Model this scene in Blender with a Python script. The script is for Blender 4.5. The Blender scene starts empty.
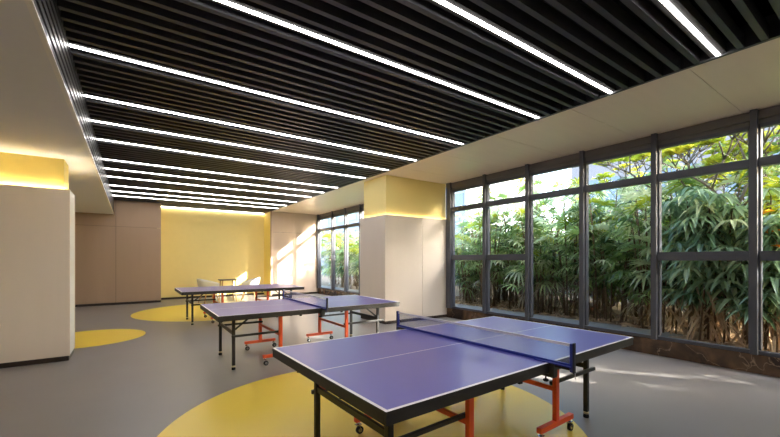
import bpy, math, random
from mathutils import Vector, Matrix
random.seed(7)
PI = math.pi
S = bpy.context.scene
COL = S.collection

# ------------------------------------------------------------------ camera, sky, sun, exposure
cam_d = bpy.data.cameras.new('camera'); cam = bpy.data.objects.new('camera', cam_d); COL.objects.link(cam)
cam.location = (0, 0, 1.4564)
cam.rotation_euler = (PI/2, 0, -math.radians(34.9272))
cam_d.sensor_width = 36; cam_d.lens = 36*370.35/780
cam_d.shift_y = (259.44-218.5)/780
cam_d.clip_start = 0.02; cam_d.clip_end = 500
S.camera = cam
S.view_settings.view_transform = 'Standard'; S.view_settings.look = 'None'
S.view_settings.gamma = 1; S.view_settings.use_curve_mapping = False
S.view_settings.exposure = 2.1
S.cycles.use_denoising = True
S.cycles.max_bounces = 10; S.cycles.diffuse_bounces = 5; S.cycles.glossy_bounces = 4
S.cycles.transparent_max_bounces = 24; S.cycles.sample_clamp_indirect = 6
S.cycles.caustics_reflective = False; S.cycles.caustics_refractive = False

SUN_DIR = Vector((-0.75, 1.0, -0.578)).normalized()
SKY_STRENGTH, SUN_STRENGTH = 0.75, 6.5
LED_POWER, COVE_POWER = 6.5, 3.6
w = bpy.data.worlds.new('sky'); S.world = w; w.use_nodes = True
wn = w.node_tree.nodes; wl = w.node_tree.links
sky = wn.new('ShaderNodeTexSky'); sky.sky_type = 'NISHITA'; sky.sun_disc = False
sky.sun_elevation = math.asin(-SUN_DIR.z); sky.sun_rotation = math.atan2(-SUN_DIR.x, -SUN_DIR.y)
sky.air_density = 1.0; sky.dust_density = 3.0; sky.ozone_density = 1.0
wl.new(sky.outputs['Color'], wn['Background'].inputs['Color']); wn['Background'].inputs['Strength'].default_value = SKY_STRENGTH
sun_d = bpy.data.lights.new('sun', 'SUN'); sun = bpy.data.objects.new('sun', sun_d); COL.objects.link(sun)
sun_d.energy = SUN_STRENGTH; sun_d.angle = math.radians(0.6); sun_d.color = (1.0, 0.94, 0.85)
sun.rotation_euler = SUN_DIR.to_track_quat('-Z', 'Y').to_euler(); sun.location = (20, -20, 20)

# ------------------------------------------------------------------ materials
def lin(c):
    return tuple(((v/255)/12.92 if v/255 <= 0.04045 else ((v/255+0.055)/1.055)**2.4) for v in c)
def mat(name, rgb, rough=0.5, spec=0.5, metal=0.0, vary=0.06, scale=6.0, stretch=(1, 1, 1), emit=None, bump=0.0):
    m = bpy.data.materials.new(name); m.use_nodes = True
    n = m.node_tree.nodes; l = m.node_tree.links; b = n['Principled BSDF']
    c = lin(rgb)
    b.inputs['Roughness'].default_value = rough; b.inputs['Specular IOR Level'].default_value = spec
    b.inputs['Metallic'].default_value = metal
    tc = n.new('ShaderNodeTexCoord'); mp = n.new('ShaderNodeMapping'); mp.inputs['Scale'].default_value = stretch
    nz = n.new('ShaderNodeTexNoise'); nz.inputs['Scale'].default_value = scale; nz.inputs['Detail'].default_value = 4
    mx = n.new('ShaderNodeMix'); mx.data_type = 'RGBA'
    mx.inputs['A'].default_value = tuple(v*(1-vary) for v in c)+(1,); mx.inputs['B'].default_value = tuple(min(1, v*(1+vary)) for v in c)+(1,)
    l.new(tc.outputs['Object'], mp.inputs['Vector']); l.new(mp.outputs['Vector'], nz.inputs['Vector'])
    l.new(nz.outputs['Fac'], mx.inputs['Factor']); l.new(mx.outputs['Result'], b.inputs['Base Color'])
    if bump:
        bp = n.new('ShaderNodeBump'); bp.inputs['Strength'].default_value = bump; bp.inputs['Distance'].default_value = 0.01
        l.new(nz.outputs['Fac'], bp.inputs['Height']); l.new(bp.outputs['Normal'], b.inputs['Normal'])
    if emit:
        b.inputs['Emission Color'].default_value = emit[:3]+(1,); b.inputs['Emission Strength'].default_value = emit[3]
    return m
def leaf_mat(name, dark, light, transl=0.4, scale=1.6):
    m = bpy.data.materials.new(name); m.use_nodes = True
    n = m.node_tree.nodes; l = m.node_tree.links; b = n['Principled BSDF']
    tc = n.new('ShaderNodeTexCoord'); nz = n.new('ShaderNodeTexNoise'); nz.inputs['Scale'].default_value = scale; nz.inputs['Detail'].default_value = 6
    rp = n.new('ShaderNodeValToRGB'); e = rp.color_ramp.elements
    e[0].position = 0.38; e[0].color = lin(dark)+(1,); e[1].position = 0.66; e[1].color = lin(light)+(1,)
    l.new(tc.outputs['Object'], nz.inputs['Vector']); l.new(nz.outputs['Fac'], rp.inputs['Fac'])
    l.new(rp.outputs['Color'], b.inputs['Base Color']); b.inputs['Roughness'].default_value = 0.28
    t = n.new('ShaderNodeBsdfTranslucent'); l.new(rp.outputs['Color'], t.inputs['Color'])
    ms = n.new('ShaderNodeMixShader'); ms.inputs['Fac'].default_value = transl
    l.new(b.outputs['BSDF'], ms.inputs[1]); l.new(t.outputs['BSDF'], ms.inputs[2])
    l.new(ms.outputs['Shader'], n['Material Output'].inputs['Surface'])
    return m
M = {}
M['soffit'] = mat('soffit_paint', (220, 219, 218), 0.75, 0.2, vary=0.02)
M['column_panel'] = mat('beige_panel', (230, 217, 203), 0.5, 0.35, vary=0.03, scale=2, stretch=(3, 3, 0.4))
M['white_edge'] = mat('white_trim', (226, 222, 214), 0.45, 0.4, vary=0.02)
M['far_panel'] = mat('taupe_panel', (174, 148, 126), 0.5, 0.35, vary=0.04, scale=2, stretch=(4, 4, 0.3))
M['far_panel_sunlit'] = mat('sunlit_taupe_panel', (206, 186, 168), 0.5, 0.35, vary=0.04, scale=2, stretch=(4, 4, 0.3))  # taupe lightened to carry the sunlight on the right-hand panels
M['yellow'] = mat('yellow_paint', (240, 214, 118), 0.6, 0.3, vary=0.03)
M['column_yellow'] = mat('cream_yellow_paint', (242, 222, 148), 0.6, 0.3, vary=0.02)
M['pale_yellow'] = mat('pale_yellow_paint', (250, 228, 154), 0.6, 0.3, vary=0.03)
M['base'] = mat('dark_skirting', (52, 42, 36), 0.4, 0.4)
M['black_slat'] = mat('black_slat', (58, 58, 61), 0.38, 0.5, vary=0.35, scale=9, stretch=(0.6, 8, 8))
M['housing'] = mat('dark_light_housing', (46, 44, 43), 0.8, 0.15)
M['black_void'] = mat('black_void', (12, 12, 12), 0.9, 0.1)
M['wall_paint'] = mat('wall_paint', (206, 197, 184), 0.7, 0.2, vary=0.02)
M['frame'] = mat('grey_window_frame', (78, 80, 88), 0.4, 0.5, metal=0.2)
M['blind'] = mat('blind_box', (104, 100, 98), 0.6, 0.3)
M['table_black'] = mat('black_table_metal', (36, 34, 33), 0.45, 0.5)
M['line_white'] = mat('white_line_paint', (232, 230, 232), 0.5, 0.3)
M['table_blue'] = mat('blue_violet_table', (92, 88, 176), 0.3, 0.5, vary=0.04)
M['orange'] = mat('orange_powder_coat', (238, 92, 46), 0.42, 0.5)
M['net_blue'] = mat('blue_net_metal', (46, 60, 150), 0.4, 0.5)
M['net_tape'] = mat('white_net_tape', (226, 222, 228), 0.7, 0.2)
M['post_black'] = mat('black_net_post', (40, 42, 56), 0.4, 0.5)
M['rubber'] = mat('black_rubber', (22, 22, 22), 0.6, 0.3)
M['chrome'] = mat('caster_steel', (196, 196, 196), 0.25, 0.5, metal=0.9)
M['foot_tan'] = mat('tan_foot_band', (200, 182, 140), 0.5, 0.4)
M['red_plastic'] = mat('red_plastic', (200, 44, 34), 0.4, 0.5)
M['chair_white'] = mat('white_chair_shell', (232, 230, 224), 0.4, 0.5, vary=0.02)
M['chair_olive'] = mat('olive_upholstery', (150, 142, 62), 0.8, 0.2)
M['wood'] = mat('light_wood', (196, 150, 92), 0.5, 0.4, vary=0.15, scale=8, stretch=(6, 6, 1))
M['dark_wood'] = mat('dark_table_top', (88, 70, 58), 0.4, 0.5, vary=0.15)
M['concrete'] = mat('concrete_path', (128, 126, 122), 0.85, 0.2, vary=0.18, scale=8, bump=0.3)
M['soil'] = mat('soil', (124, 106, 86), 0.95, 0.1, vary=0.5, scale=5, bump=0.8)
M['bark'] = mat('grey_brown_bark', (112, 102, 92), 0.85, 0.2, vary=0.3, scale=14, bump=0.4)
M['cane'] = mat('brown_cane', (108, 88, 66), 0.8, 0.2, vary=0.5, scale=16, stretch=(1, 1, 2))
M['dry'] = leaf_mat('dry_leaf', (168, 140, 112), (230, 208, 176), 0.3, 3)
M['palm'] = leaf_mat('palm_leaf', (46, 78, 38), (142, 168, 92), 0.45)
M['palm_mid'] = leaf_mat('palm_leaf_mid', (108, 140, 84), (184, 206, 132), 0.5)
M['palm_highlight'] = leaf_mat('palm_leaf_highlight', (164, 182, 124), (228, 232, 190), 0.5)  # pale leaf tone with bright leaf highlights put into the colour
M['twig'] = leaf_mat('old_leaf', (104, 90, 70), (166, 150, 122), 0.25, 3)
M['palm_yellow'] = leaf_mat('bright_palm_leaf', (96, 128, 28), (206, 204, 60), 0.5)
M['broad'] = leaf_mat('broad_leaf', (96, 128, 90), (184, 206, 164), 0.38)
M['plumeria'] = leaf_mat('plumeria_leaf', (140, 156, 40), (214, 208, 74), 0.5)
M['shrub'] = leaf_mat('shrub_leaf', (52, 80, 34), (142, 164, 70), 0.45)
M['shrub_lime'] = leaf_mat('lime_shrub_leaf', (96, 122, 34), (186, 196, 72), 0.5)
M['flower'] = leaf_mat('orange_bract', (226, 130, 30), (240, 190, 50), 0.4)
M['building'] = mat('blue_grey_render', (134, 124, 122), 0.8, 0.2, vary=0.05)
M['building_pale'] = mat('pale_render', (150, 156, 168), 0.8, 0.2, vary=0.05)
M['bglass'] = mat('dark_building_glass', (70, 80, 98), 0.15, 0.6, vary=0.2, scale=0.6)
M['gwall'] = mat('grey_garden_wall', (132, 132, 130), 0.9, 0.1, vary=0.15)
M['led'] = mat('led_diffuser', (255, 255, 255), 0.5, 0.2, emit=(1.0, 0.97, 0.94, LED_POWER))
M['cove'] = mat('warm_led_strip', (255, 240, 210), 0.5, 0.2, emit=(1.0, 0.88, 0.66, COVE_POWER))
M['cove_white'] = mat('white_led_strip', (255, 250, 240), 0.5, 0.2, emit=(1.0, 0.94, 0.84, 5.0))
M['cove_hot'] = mat('bright_led_strip', (255, 240, 210), 0.5, 0.2, emit=(1.0, 0.93, 0.80, COVE_POWER*4.5))

def ceiling_panel_mat():
    m = mat('pearl_beige_panel', (240, 224, 198), 0.3, 0.5, metal=0.0, vary=0.05, scale=1.2, stretch=(0.6, 6, 1))
    return m
M['pearl'] = ceiling_panel_mat()

def marble_mat():
    m = bpy.data.materials.new('dark_brown_marble'); m.use_nodes = True
    n = m.node_tree.nodes; l = m.node_tree.links; b = n['Principled BSDF']
    tc = n.new('ShaderNodeTexCoord')
    nz = n.new('ShaderNodeTexNoise'); nz.inputs['Scale'].default_value = 2.2; nz.inputs['Detail'].default_value = 8; nz.inputs['Distortion'].default_value = 1.2
    vo = n.new('ShaderNodeTexVoronoi'); vo.feature = 'DISTANCE_TO_EDGE'; vo.inputs['Scale'].default_value = 2.6
    add = n.new('ShaderNodeMix'); add.data_type = 'RGBA'; add.inputs['Factor'].default_value = 0.35
    l.new(tc.outputs['Object'], nz.inputs['Vector']); l.new(tc.outputs['Object'], add.inputs['A']); l.new(nz.outputs['Color'], add.inputs['B'])
    l.new(add.outputs['Result'], vo.inputs['Vector'])
    rp = n.new('ShaderNodeValToRGB'); e = rp.color_ramp.elements
    e[0].position = 0.0; e[0].color = lin((150, 124, 98))+(1,); e[1].position = 0.016; e[1].color = lin((52, 40, 34))+(1,)
    l.new(vo.outputs['Distance'], rp.inputs['Fac'])
    r2 = n.new('ShaderNodeValToRGB'); e = r2.color_ramp.elements
    e[0].position = 0.45; e[0].color = lin((44, 34, 30))+(1,); e[1].position = 0.8; e[1].color = lin((128, 96, 66))+(1,)
    l.new(nz.outputs['Fac'], r2.inputs['Fac'])
    mx = n.new('ShaderNodeMix'); mx.data_type = 'RGBA'; mx.blend_type = 'LIGHTEN'; mx.inputs['Factor'].default_value = 1
    l.new(rp.outputs['Color'], mx.inputs['A']); l.new(r2.outputs['Color'], mx.inputs['B']); l.new(mx.outputs['Result'], b.inputs['Base Color'])
    b.inputs['Roughness'].default_value = 0.2
    return m
M['marble'] = marble_mat()

CIRCLES = [(1.811, 2.849, 1.80), (-0.676, 8.824, 0.91), (2.018, 11.66, 2.036)]
def floor_mat():
    m = bpy.data.materials.new('grey_vinyl_with_yellow_circles'); m.use_nodes = True
    n = m.node_tree.nodes; l = m.node_tree.links; b = n['Principled BSDF']
    tc = n.new('ShaderNodeTexCoord'); sx = n.new('ShaderNodeSeparateXYZ'); l.new(tc.outputs['Object'], sx.inputs['Vector'])
    nz = n.new('ShaderNodeTexNoise'); nz.inputs['Scale'].default_value = 1.3; nz.inputs['Detail'].default_value = 6
    l.new(tc.outputs['Object'], nz.inputs['Vector'])
    def two(name, a, bb):
        x = n.new('ShaderNodeMix'); x.data_type = 'RGBA'; x.inputs['A'].default_value = lin(a)+(1,); x.inputs['B'].default_value = lin(bb)+(1,)
        l.new(nz.outputs['Fac'], x.inputs['Factor']); return x
    grey = two('g', (136, 130, 127), (146, 140, 137)); yel = two('y', (246, 212, 74), (250, 218, 82))
    fac = None
    for cx, cy, r in CIRCLES:
        def mth(op, a, bv):
            q = n.new('ShaderNodeMath'); q.operation = op
            for k, v in enumerate((a, bv)):
                if isinstance(v, (int, float)): q.inputs[k].default_value = v
                else: l.new(v, q.inputs[k])
            return q.outputs[0]
        dx = mth('SUBTRACT', sx.outputs['X'], cx); dy = mth('SUBTRACT', sx.outputs['Y'], cy)
        d2 = mth('ADD', mth('MULTIPLY', dx, dx), mth('MULTIPLY', dy, dy))
        inside = mth('LESS_THAN', d2, r*r)
        fac = inside if fac is None else mth('MAXIMUM', fac, inside)
    mx = n.new('ShaderNodeMix'); mx.data_type = 'RGBA'
    l.new(fac, mx.inputs['Factor']); l.new(grey.outputs['Result'], mx.inputs['A']); l.new(yel.outputs['Result'], mx.inputs['B'])
    l.new(mx.outputs['Result'], b.inputs['Base Color'])
    b.inputs['Roughness'].default_value = 0.36; b.inputs['Specular IOR Level'].default_value = 0.42
    return m
M['floor'] = floor_mat()

def glass_mat():
    m = bpy.data.materials.new('window_glass'); m.use_nodes = True
    n = m.node_tree.nodes; l = m.node_tree.links; n.remove(n['Principled BSDF'])
    t = n.new('ShaderNodeBsdfTransparent'); t.inputs['Color'].default_value = (0.90, 0.94, 0.94, 1)
    g = n.new('ShaderNodeBsdfGlossy'); g.inputs['Roughness'].default_value = 0.0
    lw = n.new('ShaderNodeLayerWeight'); lw.inputs['Blend'].default_value = 0.5
    pw = n.new('ShaderNodeMath'); pw.operation = 'POWER'; pw.inputs[1].default_value = 4.5; l.new(lw.outputs['Facing'], pw.inputs[0])
    f = n.new('ShaderNodeMath'); f.operation = 'MULTIPLY_ADD'; f.inputs[1].default_value = 0.75; f.inputs[2].default_value = 0.012; l.new(pw.outputs[0], f.inputs[0])
    ms = n.new('ShaderNodeMixShader')
    l.new(f.outputs[0], ms.inputs['Fac']); l.new(t.outputs['BSDF'], ms.inputs[1]); l.new(g.outputs['BSDF'], ms.inputs[2])
    l.new(ms.outputs['Shader'], n['Material Output'].inputs['Surface'])
    return m
M['glass'] = glass_mat()
def net_mat():
    m = bpy.data.materials.new('blue_net_mesh'); m.use_nodes = True
    n = m.node_tree.nodes; l = m.node_tree.links; b = n['Principled BSDF']
    b.inputs['Base Color'].default_value = lin((120, 138, 206))+(1,); b.inputs['Roughness'].default_value = 0.8
    t = n.new('ShaderNodeBsdfTransparent'); ms = n.new('ShaderNodeMixShader')
    ms.inputs['Fac'].default_value = 0.38
    l.new(t.outputs['BSDF'], ms.inputs[1]); l.new(b.outputs['BSDF'], ms.inputs[2])
    l.new(ms.outputs['Shader'], n['Material Output'].inputs['Surface'])
    return m
M['net'] = net_mat()

# ------------------------------------------------------------------ mesh helpers
class MB:
    """collects shapes and links them as ONE mesh object"""
    def __init__(s): s.v = []; s.f = []; s.m = []; s.sm = []
    def face(s, pts, mi=0, smooth=False):
        b = len(s.v); s.v += [tuple(p) for p in pts]; s.f.append(tuple(range(b, b+len(pts)))); s.m.append(mi); s.sm.append(smooth)
    def box(s, x0, x1, y0, y1, z0, z1, mi=0):
        b = len(s.v)
        s.v += [(x0, y0, z0), (x1, y0, z0), (x1, y1, z0), (x0, y1, z0), (x0, y0, z1), (x1, y0, z1), (x1, y1, z1), (x0, y1, z1)]
        for q in ((0, 3, 2, 1), (4, 5, 6, 7), (0, 1, 5, 4), (1, 2, 6, 5), (2, 3, 7, 6), (3, 0, 4, 7)):
            s.f.append(tuple(b+i for i in q)); s.m.append(mi); s.sm.append(False)
        return s
    def bar(s, p, q, a, c, mi=0):
        """box of section a x c from p to q"""
        p, q = Vector(p), Vector(q); d = (q-p).normalized()
        up = Vector((0, 0, 1)) if abs(d.z) < 0.9 else Vector((0, 1, 0))
        x = d.cross(up).normalized()*a/2; y = x.cross(d).normalized()*c/2
        b = len(s.v)
        for o in (p, q):
            for k in ((-1, -1), (1, -1), (1, 1), (-1, 1)): s.v.append(tuple(o+x*k[0]+y*k[1]))
        for f in ((3, 2, 1, 0), (4, 5, 6, 7), (0, 1, 5, 4), (1, 2, 6, 5), (2, 3, 7, 6), (3, 0, 4, 7)):
            s.f.append(tuple(b+i for i in f)); s.m.append(mi); s.sm.append(False)
        return s
    def tube(s, pts, rads, seg=10, mi=0, caps=True):
        pts = [Vector(p) for p in pts]
        if isinstance(rads, (int, float)): rads = [rads]*len(pts)
        b = len(s.v)
        for i, p in enumerate(pts):
            d = (pts[min(i+1, len(pts)-1)]-pts[max(i-1, 0)]).normalized()
            up = Vector((0, 0, 1)) if abs(d.z) < 0.95 else Vector((1, 0, 0))
            x = d.cross(up).normalized(); y = x.cross(d).normalized()
            for k in range(seg):
                a = 2*PI*k/seg; s.v.append(tuple(p+(x*math.cos(a)+y*math.sin(a))*rads[i]))
        for i in range(len(pts)-1):
            for k in range(seg):
                k2 = (k+1) % seg
                s.f.append((b+i*seg+k, b+i*seg+k2, b+(i+1)*seg+k2, b+(i+1)*seg+k)); s.m.append(mi); s.sm.append(True)
        if caps:
            s.f.append(tuple(b+k for k in reversed(range(seg)))); s.m.append(mi); s.sm.append(False)
            e = b+(len(pts)-1)*seg
            s.f.append(tuple(e+k for k in range(seg))); s.m.append(mi); s.sm.append(False)
        return s
    def build(s, name, mats, parent=None, bevel=0, loc=None):
        me = bpy.data.meshes.new(name); me.from_pydata(s.v, [], s.f)
        for m in (mats if isinstance(mats, (list, tuple)) else [mats]): me.materials.append(m)
        me.polygons.foreach_set('material_index', s.m); me.polygons.foreach_set('use_smooth', s.sm); me.update()
        o = bpy.data.objects.new(name, me); COL.objects.link(o)
        if parent: o.parent = parent
        if loc: o.location = loc
        if bevel:
            md = o.modifiers.new('bevel', 'BEVEL'); md.width = bevel; md.segments = 2; md.limit_method = 'ANGLE'; md.angle_limit = math.radians(50)
        return o
def box(name, m, b, parent=None, bevel=0):
    return MB().box(*b).build(name, m, parent, bevel)
def structure(o): o['kind'] = 'structure'; return o
def tag(o, label, cat, group=None, kind=None):
    o['label'] = label; o['category'] = cat
    if group: o['group'] = group
    if kind: o['kind'] = kind
    return o
def empty(name, loc, rz=0):
    o = bpy.data.objects.new(name, None); COL.objects.link(o); o.location = loc; o.rotation_euler = (0, 0, rz); o.empty_display_size = 0.1
    return o
def thing(name, label, cat, loc=(0, 0, 0), rz=0, group=None): return tag(empty(name, loc, rz), label, cat, group)
def copy_tree(o, parent=None):
    c = o.copy(); COL.objects.link(c)
    if parent: c.parent = parent
    for ch in list(o.children): copy_tree(ch, c)
    return c

# ------------------------------------------------------------------ room shell
W, E, SF = 6.54, 4.535, -0.459          # window plane, edge of slatted ceiling, edge of lowered soffit
ZC, ZS, ZP = 3.372, 2.905, 2.464         # slat underside, soffit underside, top of the column cladding
FY, NY = 14.80, 15.72                   # far wall, back of the yellow recess
LX, BY = -2.6, -2.6                      # left wall, wall behind
TOP = 3.95
structure(box('floor', M['floor'], (LX-0.2, W+0.02, BY-0.2, NY+0.2, -0.2, 0)))
structure(box('ceiling', M['black_void'], (LX-0.2, W+0.3, BY-0.2, NY+0.2, TOP, TOP+0.25)))
structure(box('wall_left', M['wall_paint'], (LX-0.2, LX, BY-0.2, NY+0.2, 0, TOP)))
structure(box('wall_behind', M['wall_paint'], (LX, W+0.3, BY-0.2, BY, 0, TOP)))
# lowered soffit on the left with its black ribbed upstand
sb = MB().box(LX, SF-0.03, BY, FY, ZS, ZS+0.06); structure(sb.build('ceiling_soffit', M['soffit']))
structure(box('trim_1', M['white_edge'], (SF-0.03, SF+0.004, BY, FY, ZS-0.004, ZS+0.014)))
rb = MB().box(SF-0.06, SF-0.03, BY, FY, ZS+0.06, TOP)
for k in range(6):
    z = ZS+0.03+k*0.082; rb.box(SF-0.03, SF-0.003, BY, FY, z, z+0.045)
structure(rb.build('trim_2', M['black_slat']))
# pearl beige panels over the window side
YS = [-2.6, -1.11, 0.11, 1.33, 2.55, 3.77, 4.99, 6.21, 7.43, 8.65, 9.87, 11.09, 12.31, 13.53, FY]
pb = MB()
for a, b in zip(YS[:-1], YS[1:]): pb.box(E+0.045, W+0.14, a+0.003, b-0.003, ZC, ZC+0.03)
structure(pb.build('ceiling_panels', M['pearl']))
structure(box('trim_3', M['black_slat'], (E, E+0.04, BY, NY, ZC-0.004, ZC+0.2)))
# far wall: taupe panels left of the yellow recess, right of it the same with sunlight put into the colour
def panels(name, m, xs, zs, y, depth=0.03):
    b = MB()
    for a, c in zip(xs[:-1], xs[1:]):
        for d, e in zip(zs[:-1], zs[1:]): b.box(a+0.004, c-0.004, y, y+depth, d+0.004, e-0.004)
    b2 = MB().box(xs[0]+0.08, xs[-1]-0.12, y+0.024, y+0.2, 0, TOP); 
    structure(b2.build(name.replace('wall', 'trim') + '_backing', M['base']))
    return structure(b.build(name, m))
NX0, NX1 = 0.83, 4.55
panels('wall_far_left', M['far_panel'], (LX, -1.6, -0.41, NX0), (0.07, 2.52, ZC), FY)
panels('wall_far_right', M['far_panel_sunlit'], (NX1+0.03, 5.58, W+0.14), (0.07, 2.55, ZC+0.01), FY)
structure(box('wall_recess', M['pale_yellow'], (NX0-0.3, NX1+0.3, NY, NY+0.2, 0, TOP)))
structure(box('wall_recess_left', M['pale_yellow'], (NX0-0.1, NX0+0.002, FY+0.032, NY, 0, ZC+0.1)))
structure(box('wall_recess_right', M['yellow'], (NX1, NX1+0.1, FY+0.06, NY, 0, ZC+0.1)))
structure(box('trim_5', M['far_panel'], (NX1-0.005, NX1+0.03, FY-0.01, FY+0.06, 0, ZC)))
structure(box('baseboard_far_left', M['base'], (LX, NX0-0.004, FY-0.006, FY+0.02, 0, 0.07)))
structure(box('baseboard_far_right', M['base'], (NX1, W, FY-0.006, FY+0.02, 0, 0.07)))
structure(box('baseboard_recess', M['base'], (NX0, NX1, NY-0.015, NY, 0, 0.07)))

# columns: beige cladding to 2.46 m, yellow painted shaft above, light strip in the joint
def column(x0, x1, y0, y1, ztop, seams, strip, side=None):
    e = empty('column', (0, 0, 0)); structure(e)
    b = MB(); t = 0.03
    xs = [x0]+seams+[x1]
    for a, c in zip(xs[:-1], xs[1:]):
        b.box(a+(0.003 if a != x0 else 0), c-(0.003 if c != x1 else 0), y0, y0+t, 0.07, ZP)
        b.box(a+(0.003 if a != x0 else 0), c-(0.003 if c != x1 else 0), y1-t, y1, 0.07, ZP)
    b.box(x0, x0+t, y0+t+0.003, y1-t, 0.07, ZP); b.box(x1-t, x1-0.004, y0+t+0.012, y1-t, 0.07, ZP, 1)
    b.build('cladding', [M['column_panel'], side or M['column_panel']], e)
    r = 0.07
    MB().box(x0+r, x1-r, y0+r, y1-r, 0, ztop).build('shaft', M['yellow'] if side else M['column_yellow'], e)
    s = MB(); i = 0.036; q = 0.016; zb = ZP-0.022
    s.box(x0+i, x1-i, y0+i, y0+i+q, zb, zb+0.012); s.box(x0+i, x1-i, y1-i-q, y1-i, zb, zb+0.012)
    s.box(x0+i, x0+i+q, y0+i+q, y1-i-q, zb, zb+0.012); s.box(x1-i-q, x1-i, y0+i+q, y1-i-q, zb, zb+0.012)
    s.build('light_strip', strip, e)
    MB().box(x0+0.012, x1-0.012, y0+0.012, y1-0.012, 0, 0.07).build('baseboard', M['base'], e)
    return e
lc = column(-2.5, -0.728, 7.02, 7.63, ZS, [-1.66], M['cove_hot'], M['white_edge'])
rc = column(4.655, W+0.1, 6.856, 7.965, ZC, [5.74], M['cove'])

# ------------------------------------------------------------------ window wall
structure(box('wall_right_plinth', M['marble'], (W, W+0.3, BY, FY, 0, 0.24)))
structure(box('wall_right_header', M['wall_paint'], (W+0.14, W+0.3, BY, FY, ZC-0.02, TOP)))
structure(box('wall_right_near', M['wall_paint'], (W, W+0.3, BY, -0.985, 0.24, ZC)))
def window(n, y0, y1, low, mull=True):
    e = structure(empty('window_%d' % n, (W, y0, 0)))
    L = y1-y0
    f = MB(); x0, x1 = 0.03, 0.12
    f.box(x0, x1, 0.035, 0.06, 0.30, 3.18); f.box(x0, x1, L-0.06, L-0.035, 0.30, 3.18)
    f.box(x0, x1, 0.035, L-0.035, 0.24, 0.285); f.box(x0, x1, 0.035, L-0.035, 3.14, 3.19)
    f.build('frame', M['frame'], e, 0.003)
    MB().box(0.01, 0.12, 0.035, L-0.035, 2.645, 2.755).build('transom', M['frame'], e, 0.004)
    if low: MB().box(0.01, 0.12, 0.035, L-0.035, 1.44, 1.565).build('transom', M['frame'], e, 0.004)
    h = MB(); h.box(0.05, 0.14, 0.035, L-0.035, 3.19, 3.375); h.box(0.02, 0.05, 0.035, L-0.035, 3.25, 3.36)
    h.build('blind_box', M['blind'], e)
    zs = [0.285]+([1.44, 1.565] if low else [])+[2.645, 2.755, 3.14]
    for a, b in zip(zs[::2], zs[1::2]):
        g = MB(); g.face([(0.075, 0.05, a), (0.075, L-0.05, a), (0.075, L-0.05, b), (0.075, 0.05, b)]); g.build('pane', M['glass'], e)
    if mull: MB().box(-0.03, 0.13, -0.036, 0.036, 0.24, 3.375).build('mullion', M['frame'], e, 0.005)
    return e
near = [-0.99, 0.115, 1.22, 2.325, 3.43, 4.535, 5.64, 6.745]
lows = [True, True, True, False, False, True, True]
n = 1
for a, b, lo in zip(near[:-1], near[1:], lows): window(n, a, b, lo); n += 1
structure(box('trim_6', M['frame'], (W-0.03, W+0.13, 6.705, 6.856, 0.24, ZC)))
far = [7.965, 9.0, 10.1, 11.2, 12.3, 13.39, 14.72]
for a, b in zip(far[:-1], far[1:]): window(n, a, b, False); n += 1
structure(box('trim_7', M['frame'], (W-0.03, W+0.13, 14.69, 14.80, 0.24, ZC)))

# ------------------------------------------------------------------ slatted ceiling and its light lines
LED = [-1.75, -0.8, 0.15, 1.09, 2.045, 2.975, 4.374, 5.615, 6.57, 7.525, 8.96, 9.84, 10.76, 11.99, 12.96, 13.87]  # first three are unseen, added to light the room
sc = structure(empty('ceiling_slats', (0, 0, ZC)))
slat0 = MB().box(SF, E, -0.024, 0.024, 0, 0.12); slat_first = None
def slat(y):
    global slat_first
    if slat_first is None: o = slat_first = slat0.build('slat', M['black_slat'], sc)
    else: o = slat_first.copy(); COL.objects.link(o)
    o.location = (0, y, 0)
ys = []
for a, b in zip(LED[:-1], LED[1:]):
    k = max(2, round((b-a)/0.162)); ys += [a+(b-a)*i/k for i in range(1, k)]
y = LED[-1]+0.16
while y < NY-0.05: ys.append(y); y += 0.16
for y in ys: slat(y)
first = None
ORD = ['', '', '', 'nearest', 'second nearest', 'third nearest', 'fourth nearest', 'fifth nearest', 'sixth nearest', 'seventh nearest', 'eighth nearest',
       'sixth from the yellow far wall', 'fifth from the yellow far wall', 'fourth from the yellow far wall', 'third from the yellow far wall', 'second from the yellow far wall', '']
for i, y in enumerate(LED):
    if i < 3: lab = 'added white LED line light among black ceiling slats overhead, unseen, for room light'
    elif i < 10: lab = 'white LED line light among black ceiling slats, the %s of those in the picture' % ORD[i]
    elif i == 15: lab = 'white LED line light among black ceiling slats, closest to the yellow far wall'
    else: lab = 'white LED line light among black ceiling slats, %s' % ORD[i+1]
    if first is None:
        t = thing('linear_light', lab, 'ceiling light', (0, y, ZC), 0, 'LED lines in the slatted ceiling'); first = t
        h = MB(); h.box(SF+0.002, E-0.002, -0.058, 0.058, 0.012, 0.1)
        h.build('housing', M['housing'], t)
        MB().box(SF+0.004, E-0.004, -0.015, 0.015, 0.002, 0.013).build('diffuser', M['led'], t)
    else:
        t = copy_tree(first); t.location = (0, y, ZC); t['label'] = lab
t = thing('cove_light', 'thin white light strip along the top of the yellow recess wall', 'cove light', (0, NY, ZC))
MB().box(NX0+0.01, NX1-0.01, -0.05, -0.02, -0.012, 0.012).build('diffuser', M['cove_white'], t)
MB().box(NX0+0.02, NX1-0.02, -0.06, 0, 0.013, 0.03).build('housing', M['black_slat'], t)

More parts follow.
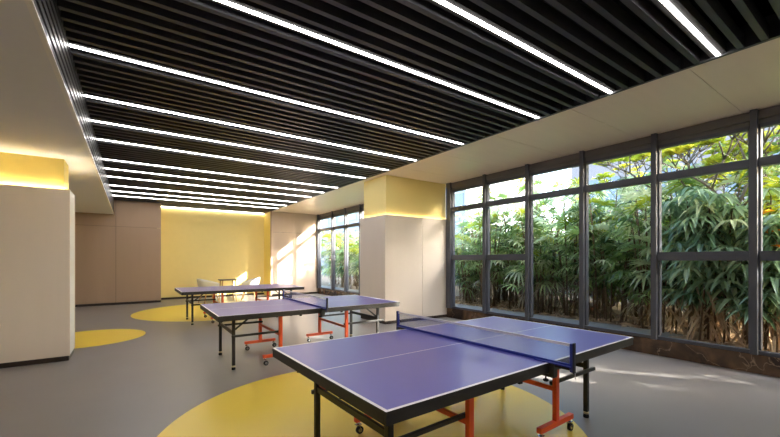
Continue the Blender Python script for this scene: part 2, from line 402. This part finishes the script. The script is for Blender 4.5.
# ------------------------------------------------------------------ table tennis tables
H = 0.76
def tabletop(sgn):
    b = MB(); t = 0.02
    xs = [0.002, 1.35, 1.37]; yy = [-0.7625, -0.7425, -0.004, 0.004, 0.7425, 0.7625]
    for i in range(2):
        for j in range(5):
            mi = 1 if (i == 1 or j in (0, 2, 4)) else 0
            p = [(sgn*xs[i], yy[j], H), (sgn*xs[i+1], yy[j], H), (sgn*xs[i+1], yy[j+1], H), (sgn*xs[i], yy[j+1], H)]
            b.face(p if sgn > 0 else p[::-1], mi)
    x0, x1 = sorted((sgn*xs[0], sgn*xs[-1])); y0, y1 = yy[0], yy[-1]
    b.face([(x0, y0, H-t), (x0, y1, H-t), (x1, y1, H-t), (x1, y0, H-t)], 2)
    b.face([(x0, y0, H-t), (x1, y0, H-t), (x1, y0, H), (x0, y0, H)], 2); b.face([(x1, y1, H-t), (x0, y1, H-t), (x0, y1, H), (x1, y1, H)], 2)
    b.face([(x1, y0, H-t), (x1, y1, H-t), (x1, y1, H), (x1, y0, H)], 2); b.face([(x0, y1, H-t), (x0, y0, H-t), (x0, y0, H), (x0, y1, H)], 2)
    return b
def caster(px, py, ztop):
    b = MB(); b.tube([(px, py, ztop), (px, py, ztop-0.022)], 0.010, 8, 0)
    b.box(px-0.024, px+0.024, py-0.018, py+0.018, ztop-0.027, ztop-0.021, 0)
    for s in (-1, 1): b.bar((px, py+s*0.016, ztop-0.026), (px+0.014, py+s*0.016, 0.034), 0.003, 0.022, 0)
    b.tube([(px+0.014, py-0.012, 0.034), (px+0.014, py+0.012, 0.034)], 0.032, 16, 1)
    b.tube([(px+0.014, py-0.0135, 0.034), (px+0.014, py+0.0135, 0.034)], 0.017, 12, 0)
    return b
def make_table(label):
    t = thing('table_tennis_table', label, 'table tennis table', (0, 0, 0), 0, 'table tennis tables in a row')
    for s in (-1, 1):
        tabletop(s).build('tabletop', [M['table_blue'], M['line_white'], M['table_black']], t)
        ap = MB(); x0, x1 = sorted((s*0.004, s*1.368))
        for y0 in (-0.7605, 0.7405): ap.box(x0, x1, y0, y0+0.02, H-0.068, H-0.0205)
        for xx in (s*0.014, s*1.358): ap.box(xx-0.01, xx+0.01, -0.7405, 0.7405, H-0.068, H-0.0205)
        ap.box(*sorted((s*0.6, s*0.64)), -0.74, 0.74, H-0.05, H-0.021)
        ap.build('apron', M['table_black'], t, 0.002)
        for q in (-1, 1):
            lg = MB(); lx, ly = s*1.13, q*0.46
            lg.box(lx-0.02, lx+0.02, ly-0.02, ly+0.02, 0.055, H-0.03)
            leg = lg.build('leg', M['table_black'], t, 0.006)
            MB().tube([(lx, ly, 0.036), (lx, ly, 0.056)], 0.023, 14).build('foot_band', M['foot_tan'], leg)
            MB().tube([(lx, ly, 0.0), (lx, ly, 0.012), (lx, ly, 0.036)], [0.024, 0.026, 0.021], 14).build('foot', M['rubber'], leg)
            # rail along the side, from the leg to the orange post
            r = MB(); r.bar(((1.215 if s > 0 else -1.16), q*0.494, 0.445), (s*0.49, q*0.482, 0.445), 0.024, 0.03)
            r.build('side_rail', M['table_black'], t, 0.004)
            po = MB(); px, py = s*0.52, q*0.51
            po.box(px-0.024, px+0.024, py-0.018, py+0.018, 0.145, H-0.03)
            post = po.build('post', M['orange'], t, 0.004)
            MB().box(px-0.245, px+0.245, py-0.022, py+0.022, 0.105, 0.148).build('caster_bar', M['orange'], post, 0.004)
            for u in (-1, 1): caster(px+u*0.215, py, 0.106).build('caster', [M['chrome'], M['rubber']], post)
        MB().bar((s*1.13, -0.44, 0.475), (s*1.13, 0.44, 0.475), 0.022, 0.045).build('leg_crossbar', M['table_black'], t, 0.003)
        MB().bar((s*0.52, -0.49, 0.40), (s*0.52, 0.49, 0.40), 0.024, 0.036).build('post_tie', M['orange'], t, 0.003)
        for q in (-1, 1):
            MB().bar((s*1.13, q*0.42, 0.50), (s*0.86, q*0.42, H-0.05), 0.010, 0.022).build('folding_brace', M['table_black'], t)
            MB().tube([(s*1.345, q*0.30, H-0.066), (s*1.345, q*0.30, H-0.082)], 0.012, 10).build('rubber_stop', M['rubber'], t)
        box('latch_tab', M['rubber'], (*sorted((s*0.30, s*0.33)), -0.752, -0.735, H-0.085, H-0.066), t)
        MB().tube([(s*1.352, -0.12, H-0.075), (s*1.352, -0.05, H-0.075)], 0.008, 8).build('latch_handle', M['red_plastic'], t)
    return t
def make_net(label):
    t = thing('table_tennis_net', label, 'table tennis net', (0, 0, H), 0, 'nets on the tables')
    yo = 0.90
    n_ = MB(); n_.face([(0, -yo, 0.012), (0, yo, 0.012), (0, yo, 0.142), (0, -yo, 0.142)]); n_.build('net_mesh', M['net'], t)
    MB().box(-0.006, 0.006, -yo, yo, 0.135, 0.1525).build('top_tape', M['net_tape'], t)
    MB().box(-0.006, 0.006, -yo, yo, 0.001, 0.021).build('bottom_tape', M['net_blue'], t)
    for q in (-1, 1):
        p = MB(); p.box(-0.011, 0.011, min(q*yo, q*(yo+0.02)), max(q*yo, q*(yo+0.02)), -0.03, 0.155)
        post = p.build('post', M['net_blue'] , t, 0.003)
        MB().box(-0.013, 0.013, min(q*(yo+0.019), q*(yo+0.03)), max(q*(yo+0.019), q*(yo+0.03)), -0.035, 0.16).build('post_cover', M['post_black'], post, 0.003)
        c = MB(); y0, y1 = sorted((q*0.66, q*(yo+0.01))); c.box(-0.028, 0.028, y0, y1, 0.0015, 0.008); c.build('clamp_plate', M['net_blue'], post, 0.002)
        c = MB(); y0, y1 = sorted((q*0.766, q*0.80)); c.box(-0.024, 0.024, y0, y1, -0.085, 0.0015)
        y0, y1 = sorted((q*0.70, q*0.80)); c.box(-0.02, 0.02, y0, y1, -0.095, -0.078); y0, y1 = sorted((q*0.795, q*0.90)); c.box(-0.012, 0.012, y0, y1, -0.02, 0.0015)
        c.build('clamp', M['table_black'], post, 0.003)
        k = MB(); k.tube([(-0.0, q*0.73, -0.07), (0, q*0.73, -0.12)], 0.005, 8); k.tube([(0, q*0.73, -0.118), (0, q*0.73, -0.126), (0, q*0.73, -0.134)], [0.016, 0.02, 0.014], 12)
        k.build('clamp_screw', M['rubber'], post)
        k = MB(); k.tube([(0.012, q*(yo+0.025), -0.035), (0.014, q*(yo+0.026), -0.075)], 0.0025, 6); k.build('net_cord', M['net_tape'], post)
    return t
TABLES = [((2.299, 2.194, 0.0285), 'blue table tennis table nearest the camera, standing on the large yellow floor circle', 'net with white top tape across the nearest table'),
          ((2.24, 5.649, -0.0065), 'blue table tennis table in the middle, between the nearest one and the farthest one', 'net with white top tape across the middle table'),
          ((2.242, 9.739, 0.003), 'farthest table tennis table, without a net, in front of the white tub chairs', None)]
tab = net = None
for (x, y, rz), l1, l2 in TABLES:
    if tab is None: tab = make_table(l1); net = make_net(l2); a, b = tab, net
    else:
        a = copy_tree(tab); a['label'] = l1; b = copy_tree(net) if l2 else None
    a.location = (x, y, 0); a.rotation_euler.z = rz
    if b: b['label'] = l2; b.location = (x, y, H); b.rotation_euler.z = rz

# ------------------------------------------------------------------ tub chairs and small table in front of the yellow wall
def make_chair(label):
    t = thing('tub_chair', label, 'armchair', (0, 0, 0), 0, 'white tub chairs by the small table')
    b = MB(); NA, NZ = 28, 6; rows = []
    for i in range(NA+1):
        a = math.radians(-128+256*i/NA); k = abs(-128+256*i/NA)/128
        ztop = 0.79-0.17*(k**1.6); row = []
        for j in range(NZ+1):
            u = j/NZ; z = 0.30+(ztop-0.30)*u; r = 0.22+0.10*math.sin(u*PI/2)+0.02*u
            row.append((-r*math.cos(a)*1.0, r*math.sin(a)*1.03, z))
        rows.append(row)
    base = len(b.v)
    for row in rows: b.v += row
    for i in range(NA):
        for j in range(NZ):
            q = base+i*(NZ+1)+j; b.f.append((q, q+1, q+NZ+2, q+NZ+1)); b.m.append(0); b.sm.append(True)
    sh = b.build('shell', M['chair_white'], t); md = sh.modifiers.new('thick', 'SOLIDIFY'); md.thickness = 0.028; md.offset = 0
    s2 = MB(); s2.tube([(0.01, 0, 0.30), (0.01, 0, 0.33), (0.01, 0, 0.43), (0.01, 0, 0.46)], [0.22, 0.255, 0.27, 0.24], 28); s2.build('seat', M['chair_olive'], t)
    # upholstered pad inside the back
    p = MB(); prof = []
    for i in range(15):
        a = math.radians(-95+190*i/14); prof.append((a, 0.72-0.09*(abs(-95+190*i/14)/95)**1.6))
    bs = len(p.v)
    for a, z in prof:
        for u in (0, 1): r = 0.272+0.03*u; p.v.append((-r*math.cos(a), r*math.sin(a), 0.46 if u == 0 else z))
    for i in range(14): q = bs+i*2; p.f.append((q, q+2, q+3, q+1)); p.m.append(0); p.sm.append(True)
    po = p.build('back_pad', M['chair_olive'], t); md = po.modifiers.new('thick', 'SOLIDIFY'); md.thickness = 0.02; md.offset = 0
    for sx in (-1, 1):
        for sy in (-1, 1):
            MB().tube([(sx*0.15, sy*0.15, 0.32), (sx*0.24, sy*0.23, 0.0)], [0.02, 0.011], 10).build('leg', M['wood'], t)
    return t
c1 = make_chair('white tub chair farther from the windows, its back to the taupe wall panels'); c1.scale = (1.04, 1.04, 1.04); c1.location = (2.15, 13.75, 0); c1.rotation_euler.z = 0.25
c2 = copy_tree(c1); c2['label'] = 'white tub chair closer to the windows, beside the sunlit patch of yellow wall'; c2.scale = (1.04, 1.04, 1.04); c2.location = (3.46, 13.75, 0); c2.rotation_euler.z = PI-0.35
t = thing('side_table', 'small square four-legged table between the two white tub chairs', 'table', (2.75, 13.8, 0))
MB().box(-0.27, 0.27, -0.27, 0.27, 0.735, 0.76).build('tabletop', M['dark_wood'], t, 0.004)
for sx in (-1, 1):
    for sy in (-1, 1): MB().tube([(sx*0.2, sy*0.2, 0.735), (sx*0.235, sy*0.235, 0)], [0.02, 0.013], 10).build('leg', M['wood'], t)

# ------------------------------------------------------------------ outside
GZ = 0.10
structure(box('ground', M['soil'], (W+0.3, 70, -25, 80, GZ-0.3, GZ)))
structure(box('path', M['concrete'], (W+0.3, 8.05, 2.2, 30, GZ, GZ+0.03)))
rnd = random.random
def fan_leaf(b, base, d, n_seg, ln, wd, droop, mi, pet):
    """petiole from base along d, then a fan of narrow segments"""
    d = Vector(d).normalized(); base = Vector(base)
    tip = base+d*pet+Vector((0, 0, -0.03*pet))
    side = d.cross(Vector((0, 0, 1)));
    if side.length < 0.1: side = Vector((1, 0, 0))
    side.normalize(); nrm = side.cross(d).normalized()
    b.bar(base, tip, 0.008, 0.008, mi)
    roll = (rnd()-0.5)*0.9
    side2 = side*math.cos(roll)+nrm*math.sin(roll); nrm = nrm*math.cos(roll)-side*math.sin(roll)
    for k in range(n_seg):
        a = math.radians(-100+200*(k+0.5)/n_seg+(rnd()-0.5)*8)
        sd = (d*math.cos(a)+side2*math.sin(a)).normalized(); L = ln*(0.8+0.3*rnd())*(1-0.25*abs(a)/1.75)
        ws = sd.cross(nrm).normalized()*wd/2
        pts = []
        for u, ww in ((0.04, 0.25), (0.35, 1), (0.72, 0.9), (1.0, 0.12)):
            p = tip+sd*L*u+Vector((0, 0, -droop*L*u*u)) + nrm*(0.02*math.sin(u*3))
            pts.append((p-ws*ww, p+ws*ww))
        for q in range(3): b.face([pts[q][0], pts[q][1], pts[q+1][1], pts[q+1][0]], mi)
def make_palm(height, canes, label, leafm, seed, dry=1.0):
    random.seed(seed)
    t = thing('lady_palm', label, 'palm', (0, 0, GZ))
    st = MB(); fo = MB(); de = MB()
    for c in range(canes):
        a = rnd()*2*PI; r = 0.40*math.sqrt(rnd()); h = height*(0.5+0.5*rnd()) if c > 2 else height*(0.88+0.12*rnd())
        bx, by = r*math.cos(a), r*math.sin(a); lean = 0.10*h
        tx, ty = bx+lean*math.cos(a)*(0.4+rnd()), by+lean*math.sin(a)*(0.4+rnd())
        P = lambda u: Vector((bx+(tx-bx)*u*u, by+(ty-by)*u*u, h*u))
        st.tube([P(0), P(0.35), P(0.7), P(0.95)], [0.022, 0.02, 0.017, 0.010], 7)
        nl = int(6+h*1.6)
        for k in range(nl):
            u = 0.36+0.64*(k/nl); az = k*2.4+rnd(); el = 0.1+0.9*((k/nl)**1.3)+0.2*(rnd()-0.5)
            d = (math.cos(az)*math.cos(el), math.sin(az)*math.cos(el), math.sin(el))
            fan_leaf(fo, P(u), d, random.randint(7, 10), 0.34+0.17*rnd(), 0.05, 0.25+0.5*rnd(), random.choice((0, 0, 1, 1, 2) if k < nl*0.6 else (0, 1, 2, 2, 3)), 0.20+0.26*rnd())
        for k in range(int(2*dry*(0.4+rnd()))):
            u = 0.12+0.35*rnd(); az = rnd()*2*PI
            fan_leaf(de, P(u), (math.cos(az), math.sin(az), -0.5-rnd()), 6, 0.30, 0.03, 0.9, 0, 0.12)
    st.build('stem', M['cane'], t); fo.build('foliage', leafm, t)
    if dry: de.build('dead_foliage', M['twig'], t)
    return t
PG = [M['palm'], M['palm_mid'], M['palm_highlight'], M['palm_yellow']]
pal = [make_palm(3.2, 12, '', PG, 3), make_palm(2.9, 13, '', PG, 11), make_palm(3.5, 12, '', PG, 23)]
low = make_palm(1.9, 11, '', PG, 31, 0.6)
bright = make_palm(3.5, 9, '', [M['palm_yellow'], M['palm_yellow'], M['palm_mid'], M['palm_yellow']], 41, 0.5)
used = set()
def put(p, x, y, rz, s, label):
    o = p if p.name not in used else copy_tree(p)
    used.add(p.name); o.location = (x, y, GZ); o.rotation_euler.z = rz; o.scale = (s, s, s); o['label'] = label; o['group'] = 'palms outside the windows'
NTH = ['first', 'second', 'third', 'fourth', 'fifth', 'sixth', 'seventh', 'eighth', 'ninth', 'tenth', 'eleventh', 'twelfth']
front = [(8.7, 8.1, 1, .90), (8.55, 7.2, 2, .90), (8.7, 6.3, 0, .95), (8.5, 5.5, 1, .95), (8.6, 4.7, 2, .85), (8.5, 3.9, 0, .95), (8.4, 3.05, 1, .92)]
random.seed(5)
for i, (x, y, k, s) in enumerate(front):
    put(pal[k], x, y, random.random()*6, s, 'tall green lady palm outside, %s from the pillar along the concrete path' % NTH[i])
backr = [(9.9, 8.9, 0, .95), (9.8, 7.6, 1, .95), (9.7, 6.4, 2, 1.0), (9.9, 5.1, 0, .95), (9.7, 3.8, 1, 1.05), (9.6, 2.6, 2, 1.0), (9.4, 1.4, 0, 1.05)]
for i, (x, y, k, s) in enumerate(backr):
    put(pal[k], x, y, random.random()*6, s, 'green lady palm in the rear row outside, %s from the pillar' % NTH[i])
for i, (x, y, s) in enumerate([(8.9, 10.2, 1.0), (8.1, 12.3, 1.2), (8.5, 14.6, 1.3), (9.0, 16.3, 1.45), (9.3, 18.3, 1.5)]):
    put(low, x, y, random.random()*6, s, 'low lady palm outside the far windows past the pillar, %s from the pillar' % NTH[i])
for i, (x, y, k) in enumerate([(8.4, -1.0, 0), (8.9, -2.2, 1), (8.5, -3.4, 2)]):  # unseen palms added to cut the sun patches on the near floor
    put(pal[k], x, y, random.random()*6, 0.95, 'added lady palm outside, unseen, shading the near floor, %s past the last window' % NTH[i])
put(bright, 8.45, 1.0, 0.4, 1.0, 'bright yellow-green palm outside the last window at the picture edge')

def broad_leaf(b, base, d, L, wd, droop, mi=0):
    d = Vector(d).normalized(); base = Vector(base); side = d.cross(Vector((0, 0, 1))); side.normalize() if side.length > .01 else None
    n_ = side.cross(d).normalized(); pr = None
    for u, ww in ((0, .15), (.15, .7), (.4, 1), (.7, .8), (.9, .35), (1, .03)):
        p = base+d*L*u+Vector((0, 0, -droop*L*u*u)); cur = (p-side*wd/2*ww+n_*0.03*ww, p, p+side*wd/2*ww+n_*0.03*ww)
        if pr: b.face([pr[0], pr[1], cur[1], cur[0]], mi); b.face([pr[1], pr[2], cur[2], cur[1]], mi)
        pr = cur
def make_broad(label, seed, stems, h):
    random.seed(seed); t = thing('broadleaf_shrub', label, 'shrub', (0, 0, GZ), 0, 'broad-leaved shrubs close to the window')
    st = MB(); fo = MB(); de = MB()
    for c in range(stems):
        a = rnd()*2*PI; r = 0.45*math.sqrt(rnd()); hh = h*(0.55+0.45*rnd()); b0 = Vector((r*math.cos(a), r*math.sin(a), 0)); top = b0+Vector((0.25*(rnd()-.5), 0.25*(rnd()-.5), hh))
        st.tube([b0, (b0+top)/2+Vector((0.04*(rnd()-.5), 0.04*(rnd()-.5), 0)), top], [0.016, 0.013, 0.008], 6)
        for k in range(11):
            mk = random.choice((0, 0, 1)); u = 0.42+0.58*k/10; p = b0+(top-b0)*u; az = k*2.1+rnd()*1.5
            c0 = p+Vector((math.cos(az), math.sin(az), 0.35))*(0.16+0.12*rnd())
            st.bar(p, c0, 0.007, 0.007)
            for q in range(7):
                a2 = az+2*PI*q/7; broad_leaf(fo, c0, (math.cos(a2), math.sin(a2), 0.1), 0.22+0.13*rnd(), 0.078, 0.75, mk)
        for k in range(5):
            u = 0.08+0.42*rnd(); p = b0+(top-b0)*u; az = rnd()*2*PI
            broad_leaf(de, p, (math.cos(az), math.sin(az), -0.9), 0.28+0.22*rnd(), 0.035, 0.6)
    st.build('stem', M['cane'], t); fo.build('foliage', [M['broad'], M['palm_highlight']], t); de.build('dead_foliage', M['dry'], t)
    return t
BR = [(8.0, 2.25, 2.7), (7.75, 1.72, 2.5), (7.75, 1.0, 2.1)]
for i, (x, y, h) in enumerate(BR):
    o = make_broad(['broad-leaved shrub with drooping grey-green leaves at the end of the concrete path', 'broad-leaved shrub close to the glass with dry brown leaves hanging below', 'broad-leaved shrub with orange blooms at the last window'][i], 50+i, 15, h)
    o.location = (x, y, GZ)
    if i == 2:
        f = MB(); random.seed(3)
        for (fx, fy, fz) in ((-0.42, 0.22, 1.72), (-0.36, 0.30, 2.0), (-0.45, 0.05, 1.5), (-0.40, 0.33, 1.42)):
            for q in range(6):
                a = q*1.05; broad_leaf(f, (fx, fy, fz), (math.cos(a), math.sin(a), 0.5), 0.17, 0.045, 0.2)
        f.build('flower', M['flower'], o)

# plumeria trees: forked grey branches with leaf rosettes at the tips
def make_plumeria(label, seed, loc):
    random.seed(seed); t = thing('plumeria_tree', label, 'tree', loc, 0, 'plumeria trees behind the palms')
    br = MB(); fo = MB()
    def grow(p, d, L, r, depth):
        q = p+d*L; br.tube([p, (p+q)/2+Vector((0.03*(rnd()-.5), 0.03*(rnd()-.5), 0)), q], [r, r*0.88, r*0.78], 7)
        if depth == 0:
            for k in range(10):
                a = k*0.9+rnd(); broad_leaf(fo, q-d*L*0.3*rnd(), (math.cos(a), math.sin(a), 0.5+0.5*rnd()), 0.15+0.10*rnd(), 0.065, 0.35)
            return
        az0 = rnd()*2*PI
        for k in range(random.choice((2, 2, 3))):
            a = az0+k*2*PI/ (2.4); nd = (d*0.85+Vector((math.cos(a), math.sin(a), 0.15))*0.62).normalized(); nd.z = max(nd.z, 0.25)
            grow(q, nd.normalized(), L*(0.66+0.15*rnd()), r*0.72, depth-1)
    grow(Vector((0, 0, 0)), Vector((0.05, 0.05, 1)).normalized(), 1.3, 0.055, 6)
    br.build('branch', M['bark'], t); fo.build('foliage', M['plumeria'], t)
    return t
make_plumeria('plumeria tree with bare forked grey branches, nearer the picture edge', 8, (9.0, 1.9, GZ))
make_plumeria('plumeria tree with pale yellow-green leaves behind the middle of the palms', 21, (9.6, 3.4, GZ))
make_plumeria('plumeria tree with yellowing leaves at the edge of the last window', 33, (9.4, 0.2, GZ))

def make_shrub(label, seed, loc, rx, rz, m, nleaf=1500):
    random.seed(seed); t = thing('shrub', label, 'shrub', loc, 0, 'shrubs along the garden wall')
    fo = MB(); st = MB()
    for k in range(6):
        a = k*1.05; st.tube([(0.08*math.cos(a), 0.08*math.sin(a), 0), (rx*0.5*math.cos(a), rx*0.5*math.sin(a), rz*1.1)], [0.03, 0.012], 6)
    for k in range(nleaf):
        a = rnd()*2*PI; e = math.asin(2*rnd()-1); r = rnd()**0.35
        p = Vector((rx*r*math.cos(a)*math.cos(e), rx*r*math.sin(a)*math.cos(e), rz+rz*r*math.sin(e)*0.98+0.03))
        d = Vector((math.cos(a)+rnd()-.5, math.sin(a)+rnd()-.5, rnd()-.35)); broad_leaf(fo, p, d, 0.16+0.12*rnd(), 0.06, 0.4)
    st.build('stem', M['bark'], t); fo.build('foliage', m, t)
    return t
sh = [(11.6, 10.6, 1.0, 1.3, 0), (11.4, 8.7, 1.0, 1.2, 1), (11.7, 6.9, 1.1, 1.45, 0), (11.5, 5.2, 1.0, 1.2, 1), (11.4, 3.6, 1.0, 1.5, 0), (11.3, 2.0, 1.0, 1.35, 1), (11.2, 0.4, 1.0, 1.5, 0), (11.5, 13.4, 1.1, 1.2, 1), (11.8, 16.5, 1.2, 1.35, 0), (11.9, 19.6, 1.3, 1.6, 1)]
for i, (x, y, rx, rz, k) in enumerate(sh):
    lab = ('%s leafy shrub against the garden wall, %s along it' % (('dark green', 'lime green')[k], ['fourth', 'fifth', 'sixth', 'seventh', 'eighth', 'ninth', 'nearest the camera', 'third', 'second', 'farthest'][i]))
    make_shrub(lab, 70+i, (x, y, GZ), rx, rz, (M['shrub'], M['shrub_lime'])[k])
tag(box('garden_wall', M['gwall'], (13.7, 13.9, -6, 30, GZ, 1.9)), 'low grey garden wall running behind the shrubs and palms', 'garden wall')
# unseen tree added beyond the garden wall to keep sun off the pillar
random.seed(77); t = thing('added_shade_tree', 'added dense tree beyond the garden wall, unseen, shading the pillar', 'tree', (14.8, -4.8, GZ))
st = MB(); st.tube([(0, 0, 0), (0.1, 0.1, 3), (-0.6, 0.4, 6), (-0.8, 0.4, 9)], [0.24, 0.2, 0.15, 0.06], 10)
fo = MB()
for k in range(4200):
    a = rnd()*2*PI; e = math.asin(2*rnd()-1); r = rnd()**0.4
    p = Vector((-0.8+2.3*r*math.cos(a)*math.cos(e), 0.4+2.5*r*math.sin(a)*math.cos(e), 7.9+2.5*r*math.sin(e)))
    broad_leaf(fo, p, (rnd()-.5, rnd()-.5, rnd()-.5), 0.34, 0.16, 0.3)
st.build('trunk', M['bark'], t); fo.build('crown', M['shrub'], t)
# fallen dry leaves
lt = MB(); random.seed(9)
for k in range(1500):
    x, y = (7.1+1.7*rnd(), -1+3.4*rnd()) if k % 2 else (8.0+1.8*rnd(), 2.0+7.5*rnd())
    a = rnd()*2*PI; broad_leaf(lt, (x, y, GZ+0.012+0.03*rnd()), (math.cos(a), math.sin(a), 0.15*rnd()), 0.12+0.16*rnd(), 0.035, 0.05)
tag(lt.build('leaf_litter', M['dry']), 'dry brown fallen leaves covering the soil under the plants', 'fallen leaves', kind='stuff')

# buildings far behind
def building(label, x, y0, y1, h, floors, bays, m, depth=12):
    t = thing('apartment_building', label, 'building', (x, y0, GZ)); L = y1-y0; fh = h/floors; bw = L/bays
    MB().box(0, depth, 0, L, 0, h).build('wall', m, t)
    f0 = None
    for i in range(floors):
        for j in range(bays):
            if f0 is None:
                b = MB(); b.box(-0.06, 0.0, bw*0.16, bw*0.84, fh*0.3, fh*0.82); f0 = o = b.build('window', M['bglass'], t)
            else: o = f0.copy(); COL.objects.link(o)
            o.location = (0, j*bw, i*fh)
    MB().box(-0.25, depth+0.25, -0.25, L+0.25, h, h+0.4).build('roof', m, t)
building('blue-grey apartment block seen above the plants in the nearest windows', 24, -12, 13.3, 14, 4, 7, M['building'])
building('pale tower seen between sky and plants beside the pillar', 34, 32.2, 40, 24, 7, 3, M['building_pale'])
building('pale block seen through the far windows past the pillar', 30, 52, 66, 24, 7, 4, M['building_pale'])
